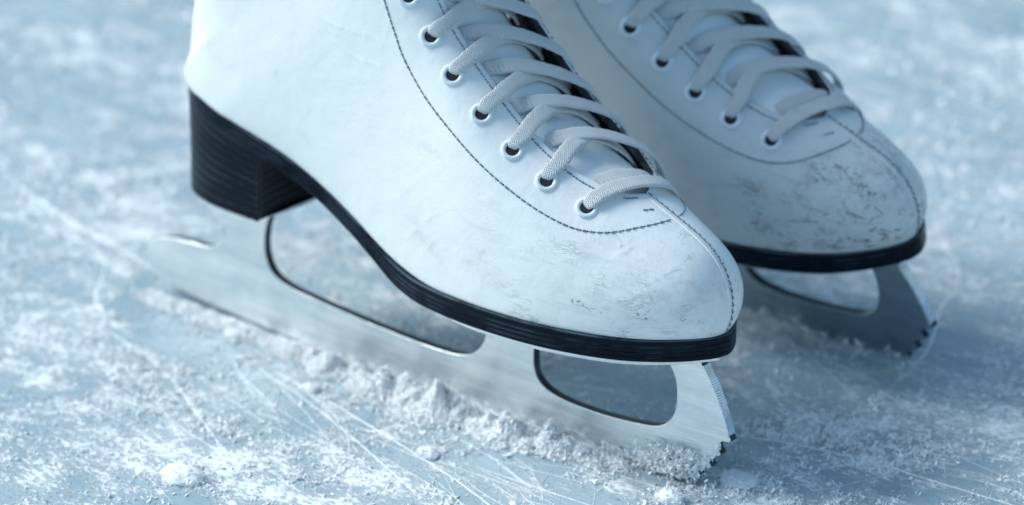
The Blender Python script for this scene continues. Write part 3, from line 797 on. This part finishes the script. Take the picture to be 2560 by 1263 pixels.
# ---------------------------------------------------------------- ice and snow
def vnoise(x, y, seed):
    r = np.random.default_rng(seed); G = r.random((256, 256))
    xi = np.floor(x).astype(int); yi = np.floor(y).astype(int); fx = x - xi; fy = y - yi
    fx = fx * fx * (3 - 2 * fx); fy = fy * fy * (3 - 2 * fy)
    g = lambda a, b: G[a % 256, b % 256]
    return (g(xi, yi) * (1 - fx) + g(xi + 1, yi) * fx) * (1 - fy) + (g(xi, yi + 1) * (1 - fx) + g(xi + 1, yi + 1) * fx) * fy
def fbm(x, y, seed, oc=4):
    s = 0; a = .5
    for i in range(oc): s = s + a * vnoise(x * 2 ** i, y * 2 ** i, seed + i); a *= .5
    return s / (1 - .5 ** oc)

ice = link('ice', mesh_np('ice', [(-3000, -3000, 0), (3000, -3000, 0), (3000, 3000, 0), (-3000, 3000, 0)], [(0, 1, 2, 3)], False), M['ice'])
tag(ice, kind='structure')

def crystals(P, size, seed, flat=.7):
    """many small irregular ice chips as one triangle array; P centres (cm), size radii (cm)"""
    r = np.random.default_rng(seed); n = len(P)
    O = np.array([(1, 0, 0), (-1, 0, 0), (0, 1, 0), (0, -1, 0), (0, 0, 1), (0, 0, -1)], float)
    F = np.array([(0, 2, 4), (2, 1, 4), (1, 3, 4), (3, 0, 4), (2, 0, 5), (1, 2, 5), (3, 1, 5), (0, 3, 5)])
    D = O[None] * r.uniform(.45, 1.45, (n, 6, 1)) + r.normal(0, .22, (n, 6, 3))
    D *= np.stack([r.uniform(.5, 2.1, n), r.uniform(.5, 1.2, n), r.uniform(.2, .9, n) * flat + .12], 1)[:, None]
    q = r.normal(size=(n, 4)); q /= np.linalg.norm(q, axis=1, keepdims=True); w, x, y, z = q.T
    R = np.stack([1 - 2 * (y * y + z * z), 2 * (x * y - z * w), 2 * (x * z + y * w), 2 * (x * y + z * w), 1 - 2 * (x * x + z * z), 2 * (y * z - x * w), 2 * (x * z - y * w), 2 * (y * z + x * w), 1 - 2 * (x * x + y * y)], 1).reshape(n, 3, 3)
    V = P[:, None] + np.einsum('nij,nkj->nki', R, D) * size[:, None, None]
    return V.reshape(-1, 3), (F[None] + 6 * np.arange(n)[:, None, None]).reshape(-1, 3)

# snow bank thrown up along the near blade: (x, y, height, radius)
MOUNDS = [(-1.9, -.5, .25, .5), (.2, -.7, .22, .6), (2.2, -.9, .30, .6), (3.6, -1.3, .28, .7), (5.0, -1.0, .42, .6), (6.4, -1.3, .5, .7), (7.4, -1.0, .55, .6), (8.6, -1.4, .8, .85), (10.0, -1.1, .7, .7), (11.1, -1.5, 1.25, .9), (12.5, -1.2, .9, .75), (13.1, -2.0, .6, .7),
          (14.3, -1.6, 1.65, 1.25), (15.5, -1.1, .8, .6), (16.3, -1.6, .65, .6), (17.4, -1.5, 1.55, .95), (18.4, -1.2, .65, .55), (18.9, -1.9, .4, .5), (19.8, -1.3, 1.25, .75), (20.9, -1.1, .5, .5), (21.7, -1.3, .38, .5), (22.6, -.8, .25, .4)]
def bank_h(x, y):
    h = np.zeros_like(x)
    for a, b, hh, rr in MOUNDS: h = np.maximum(h, hh * np.exp(-(((x - a) / rr) ** 2 + ((y - b) / (rr * .72)) ** 2) ** 1.15))
    n = fbm(x * 2.3, y * 2.3, 40, 5)
    h = np.maximum(h, .30 * np.exp(-((y + .85) / .55) ** 2) * np.clip((x + 3.4) / 2, 0, 1) * np.clip((24 - x) / 2, 0, 1))
    h = h * np.clip(-.05 + 1.7 * fbm(x * 1.1, y * 1.1, 41, 4), 0, 1.25) * np.clip(.40 + .75 * n, 0, 1.2)
    return h
gx, gy = np.meshgrid(np.arange(-3.6, 24.5, .07), np.arange(-4.4, -.24, .07), indexing='ij')
gz = bank_h(gx, gy) * .86 - .05
gz += .10 * (fbm(gx * 9, gy * 9, 60, 3) - .5) * np.clip(gz / .15, 0, 1)
V = np.stack([gx, gy, gz - .03], -1).reshape(-1, 3)
F = grid_faces(*gx.shape); keep = (V[F][..., 2].max(1) > -.015); F = F[keep]
base = (V, F)
n = 90000
X = rng.uniform(-3.6, 24.5, n * 6); Y = rng.uniform(-4.4, -.24, n * 6); Hh = bank_h(X, Y)
ok = rng.random(n * 6) < np.clip((Hh - .01) * 2.6, 0, 1) ** 1.3; X, Y, Hh = X[ok][:n], Y[ok][:n], Hh[ok][:n]
sz = .016 + .070 * rng.random(len(X)) ** 4.5
P = np.stack([X, Y, Hh * rng.uniform(.75, 1.0, len(X)) + .06 * rng.random(len(X)) ** 2], 1)
V2, F2 = crystals(P, sz, 5)
o = link('snow_bank', mesh_np('snow_bank', np.vstack([base[0], V2]), np.vstack([base[1][:, [0, 1, 2]], base[1][:, [0, 2, 3]], F2 + len(base[0])]), False), M['snow'])
tag(o, 'crumbly ridge of white snow scraped up against the near blade', 'snow', kind='stuff')

# snow caked on the toe of the near blade
n = 2600
a = rng.normal(0, .62, n); b = rng.normal(0, .36, n)
P = np.stack([24.35 + a + .25 * b, -.30 - np.abs(rng.normal(0, .16, n)), .68 + b + .12 * a], 1)
P = P[(P[:, 2] > .02)]
lo = (P[:, 0] - 22.9) / 3; P = P[(P[:, 2] < 1.55 - .3 * rng.random(len(P))) & (P[:, 0] < 26.2)]
n2 = 700; xs_ = rng.uniform(21.2, 25.6, n2); P2 = np.stack([xs_, -.24 - .1 * rng.random(n2), .15 + .28 * rng.random(n2) ** 2 + .12 * np.clip(xs_ - 24, 0, 2)], 1)
n3 = 260; t_ = rng.random(n3); P3 = np.stack([25.25 + 1.25 * t_ + rng.normal(0, .06, n3), rng.uniform(-.26, -.12, n3), .25 + 1.55 * t_ + rng.normal(0, .09, n3)], 1)
P = np.vstack([P, P2, P3])
V2, F2 = crystals(P, .025 + .075 * rng.random(len(P)) ** 2.5, 6, 1.)
o = link('snow_crust', mesh_np('snow_crust', V2, F2, False), M['snow']); tag(o, 'small lump of white snow caked on the toe end of the near blade', 'snow', kind='stuff')

# loose shavings over the ice
BANDS = [([(-6, -8.5), (-1, -6.0), (3, -5.9), (6.5, -7.3), (9.5, -8.2), (13.5, -9.6), (18, -13)], 1.5, 1.0), ([(9, -11), (10.8, -11.6), (13, -12.5)], 1.3, .9), ([(-9, -2.5), (-4, -1.5), (0, -1.6), (6, -2.4), (14, -3.2), (20, -3.0), (25, -1.6)], .8, .7),
         ([(19.4, 25.7), (22.0, 23.0), (23.6, 20.5), (24.1, 18.5), (25.9, 14.6), (26.9, 9.8), (27, 6)], .35, .9), ([(28, 4), (31, 8), (36, 13), (40, 20)], 2.2, .55), ([(24, -2), (27, 0), (31, 2), (36, 4)], 2.2, .7),
         ([(-13.4, 1.4), (-8.1, 1.6), (-3.9, -2.0), (-.4, -3.8)], .3, .7), ([(-14, -2), (-9, -1), (-4, .6), (0, 3)], 1.6, .5), ([(22, 4), (24, 5.2), (26.5, 5.0), (28, 6)], 1.2, .8), ([(26.3, -1), (27.5, -.2), (28.5, 1)], .7, .9), ([(5, 5), (10, 7), (15, 6), (19, 7)], 1.8, .5)]
n = 900000
X = rng.uniform(-18, 42, n); Y = rng.uniform(-18, 30, n)
dens = .16 * np.ones(n)
for Pb, r_, w in BANDS:
    C2 = catmull(Pb, 40); d = np.full(n, 1e9)
    for q0, q1 in zip(C2[:-1], C2[1:]):
        ab = q1 - q0; t = np.clip(((X - q0[0]) * ab[0] + (Y - q0[1]) * ab[1]) / (ab @ ab), 0, 1)
        d = np.minimum(d, np.hypot(X - q0[0] - t * ab[0], Y - q0[1] - t * ab[1]))
    dens = np.maximum(dens, w * np.exp(-(d / r_) ** 2))
cl = fbm(X * .55 + 3, Y * .55, 20, 5); cl2 = fbm(X * 2.6, Y * 2.6, 30, 3)
pr = dens * np.clip((cl - .36) * 4.5, 0, 1.3) * np.clip((cl2 - .36) * 5, 0.04, 1.4)
ok = rng.random(n) < np.clip(pr * 1.25, 0, 1)
ok &= ~((np.abs(Y) < .25) & (X > -3) & (X < 26))
X, Y, pr = X[ok], Y[ok], pr[ok]
sz = .016 + .075 * rng.random(len(X)) ** 3.4
P = np.stack([X, Y, sz * .25 + np.clip(pr, 0, 1) ** 2 * .22 * rng.random(len(X)) ** 2], 1)
m = 26000     # coarser crumbs farther out over the rink
u = rng.uniform(-40, 48, m * 3); v = rng.uniform(14, 95, m * 3)
X2 = .774 * u - .634 * v + 16; Y2 = .633 * u + .774 * v + 2
ok = rng.random(m * 3) < np.clip((fbm(X2 * .16, Y2 * .16, 77, 4) - .42) * 3, 0, 1); X2, Y2 = X2[ok][:m], Y2[ok][:m]
s2 = .05 + .16 * rng.random(len(X2)) ** 4
P = np.vstack([P, np.stack([X2, Y2, s2 * .2], 1)]); sz = np.concatenate([sz, s2])
print('shavings', len(P))
V2, F2 = crystals(P, sz, 9, .6)
o = link('ice_shavings', mesh_np('ice_shavings', V2, F2, False), M['snow']); tag(o, 'loose white ice shavings scattered over the scraped rink ice', 'ice shavings', kind='stuff')

# skate cuts: thin frosted lines ploughed into the surface
acc = Acc(); q = np.random.default_rng(31)
def cut(P, w):
    C0 = catmull(P, max(12, len(P) * 14)); C0 = C0 + np.cumsum(q.normal(0, .006, C0.shape), 0)
    T = np.gradient(C0, axis=0); T /= np.linalg.norm(T, axis=1, keepdims=True) + 1e-9; nr = np.stack([-T[:, 1], T[:, 0]], 1)
    ww = w * (.35 + .9 * q.random(len(C0))) * np.sin(np.pi * np.linspace(.03, .97, len(C0))) ** .5
    ctr = np.column_stack([C0, np.full(len(C0), .012) + w * .18]); a = np.column_stack([C0 + nr * ww[:, None], np.full(len(C0), -.004)]); b = np.column_stack([C0 - nr * ww[:, None], np.full(len(C0), -.004)])
    acc.add(np.stack([a, ctr, b], 1).reshape(-1, 3), grid_faces(len(C0), 3, flip=True))
for P, w in (([(-13.4, 1.4), (-10.5, 1.7), (-8.1, 1.6), (-6, .6), (-3.9, -2.0), (-2.4, -3.0), (-.4, -3.8)], .10), ([(-24, 9), (-16, 4.5), (-9, 2.6), (-4, 1.4)], .12), ([(19.4, 25.7), (22.0, 23.0), (23.6, 20.5), (24.1, 18.5), (25.9, 14.6), (26.9, 9.8)], .09),
             ([(-1, -4.2), (3, -5.2), (7, -7.2), (12, -10)], .07), ([(27, 1), (31, 8), (37, 16)], .06), ([(22, 3), (28, 5), (36, 5.6)], .06), ([(6, -2.6), (12, -3.8), (19, -5.6), (25, -8)], .06), ([(4, -2.4), (11, -4.4), (18, -7.2)], .05)): cut(P, w * .72)
for i in range(170):
    x, y = (q.uniform(-16, 36), q.uniform(-15, 26)) if i > 50 else (q.uniform(3, 24), -2.4 - abs(q.normal(0, 2.4)))
    a = q.choice([-.32, -.12, .1, .9, 1.25, -.9], p=[.3, .2, .14, .14, .12, .10]) + q.normal(0, .16); ln = q.uniform(1.2, 8)
    d = np.array([math.cos(a), math.sin(a)]); b = np.array([-d[1], d[0]]) * q.normal(0, .05) * ln; p0 = np.array([x, y])
    if -1.2 < y < .8 and -3 < x < 27: continue
    cut([p0, p0 + d * ln * .5 + b, p0 + d * ln], q.uniform(.006, .019))
o = link('ice_cuts', acc.mesh('ice_cuts', smooth_shade=False), M['snow']); tag(o, kind='structure')

# single lumps lying on the ice
def lump(x, y, r, h, seed, label):
    rr = np.random.default_rng(seed)
    bm = bmesh.new(); bmesh.ops.create_icosphere(bm, subdivisions=4, radius=1.)
    V = np.array([v.co[:] for v in bm.verts]); F = np.array([[v.index for v in f.verts] for f in bm.faces]); bm.free()
    d = 1 + .55 * (fbm(V[:, 0] * 1.6 + 5 * seed, V[:, 1] * 1.6 + V[:, 2] * 1.3, seed, 5) - .5) + .22 * (fbm(V[:, 0] * 6 + V[:, 2] * 5, V[:, 1] * 6, seed + 9, 3) - .5)
    V = V * d[:, None] * np.array([r, r * .75, h])
    k = 260; u = rr.normal(size=(k, 3)); u /= np.linalg.norm(u, axis=1, keepdims=True); u[:, 2] = np.abs(u[:, 2]) * .9
    P = u * np.array([r, r * .75, h]) * rr.uniform(.85, 1.25, (k, 1)); P[:, 2] = np.maximum(P[:, 2], .02 - h * .25)
    V2, F2 = crystals(P, .02 + .06 * rr.random(k) ** 2.5, seed + 1)
    V[:, 2] = np.maximum(V[:, 2], -h * .28)
    o = link('snow_lump', mesh_np('snow_lump', np.vstack([V, V2]), np.vstack([F, F2 + len(V)]), False), M['snow'])
    o.location = (x * CM, y * CM, h * .25 * CM)
    return tag(o, label, 'snow lump', 'loose lumps of snow on the ice')
lump(10.5, -11.6, .85, .42, 21, 'largest loose white snow lump, alone at the lower left of the ice')
lump(9.2, -3.2, .34, .2, 22, 'small round snow lump on bare ice in front of the snow ridge')
lump(16.4, -4.6, .42, .26, 23, 'flat snow lump on streaked ice below the middle of the near blade')
lump(25.6, -1.9, .52, .38, 24, 'ragged snow lump just below the toe of the near blade')
lump(26.6, .9, .75, .16, 25, 'low smooth snow lump to the right of the near blade toe')

# ---------------------------------------------------------------- light, sky, camera
LDIR = Vector((-.84, -.38, .85)).normalized()     # towards the light
sun_el = math.asin(LDIR.z); sun_az = math.atan2(LDIR.x, LDIR.y)
w = bpy.data.worlds.new('World'); scene.world = w; w.use_nodes = True
nt = w.node_tree; bg = nt.nodes['Background']
sky = nt.nodes.new('ShaderNodeTexSky'); sky.sky_type = 'NISHITA'; sky.sun_disc = False
sky.sun_elevation = sun_el; sky.sun_rotation = sun_az; sky.air_density = 1.; sky.dust_density = 2.; sky.ozone_density = 1.
tint = nt.nodes.new('ShaderNodeMix'); tint.data_type = 'RGBA'; tint.blend_type = 'MULTIPLY'; tint.inputs[0].default_value = 1.
tint.inputs[7].default_value = (.80, 1.0, 1.0, 1); nt.links.new(sky.outputs[0], tint.inputs[6])
nt.links.new(tint.outputs[2], bg.inputs[0]); bg.inputs[1].default_value = .165
L = bpy.data.lights.new('sun', 'SUN'); L.energy = 3.0; L.angle = math.radians(24); L.color = (.965, .99, 1.)
lo = bpy.data.objects.new('sun', L); COL.objects.link(lo); lo.rotation_euler = LDIR.to_track_quat('Z', 'Y').to_euler()

cam = bpy.data.cameras.new('camera'); co = bpy.data.objects.new('camera', cam); COL.objects.link(co); scene.camera = co
cam.lens = 112.9937
co.matrix_world = Matrix(((0.7743921, -0.2448642, 0.5834024, 0.8660094), (0.6326765, 0.3085869, -0.7102778, -0.8505891), (-0.0061087, 0.9191385, 0.3938871, 0.5392572), (0, 0, 0, 1)))
cam.sensor_width = 36; cam.sensor_fit = 'HORIZONTAL'; cam.clip_start = .05; cam.clip_end = 200
cam.dof.use_dof = True; cam.dof.focus_distance = 1.135; cam.dof.aperture_fstop = 6.3; cam.dof.aperture_blades = 9
scene.view_settings.view_transform = 'Standard'; scene.view_settings.look = 'None'; scene.view_settings.exposure = 0; scene.view_settings.gamma = 1
scene.render.engine = 'CYCLES'; scene.cycles.use_denoising = True
scene.cycles.max_bounces = 8
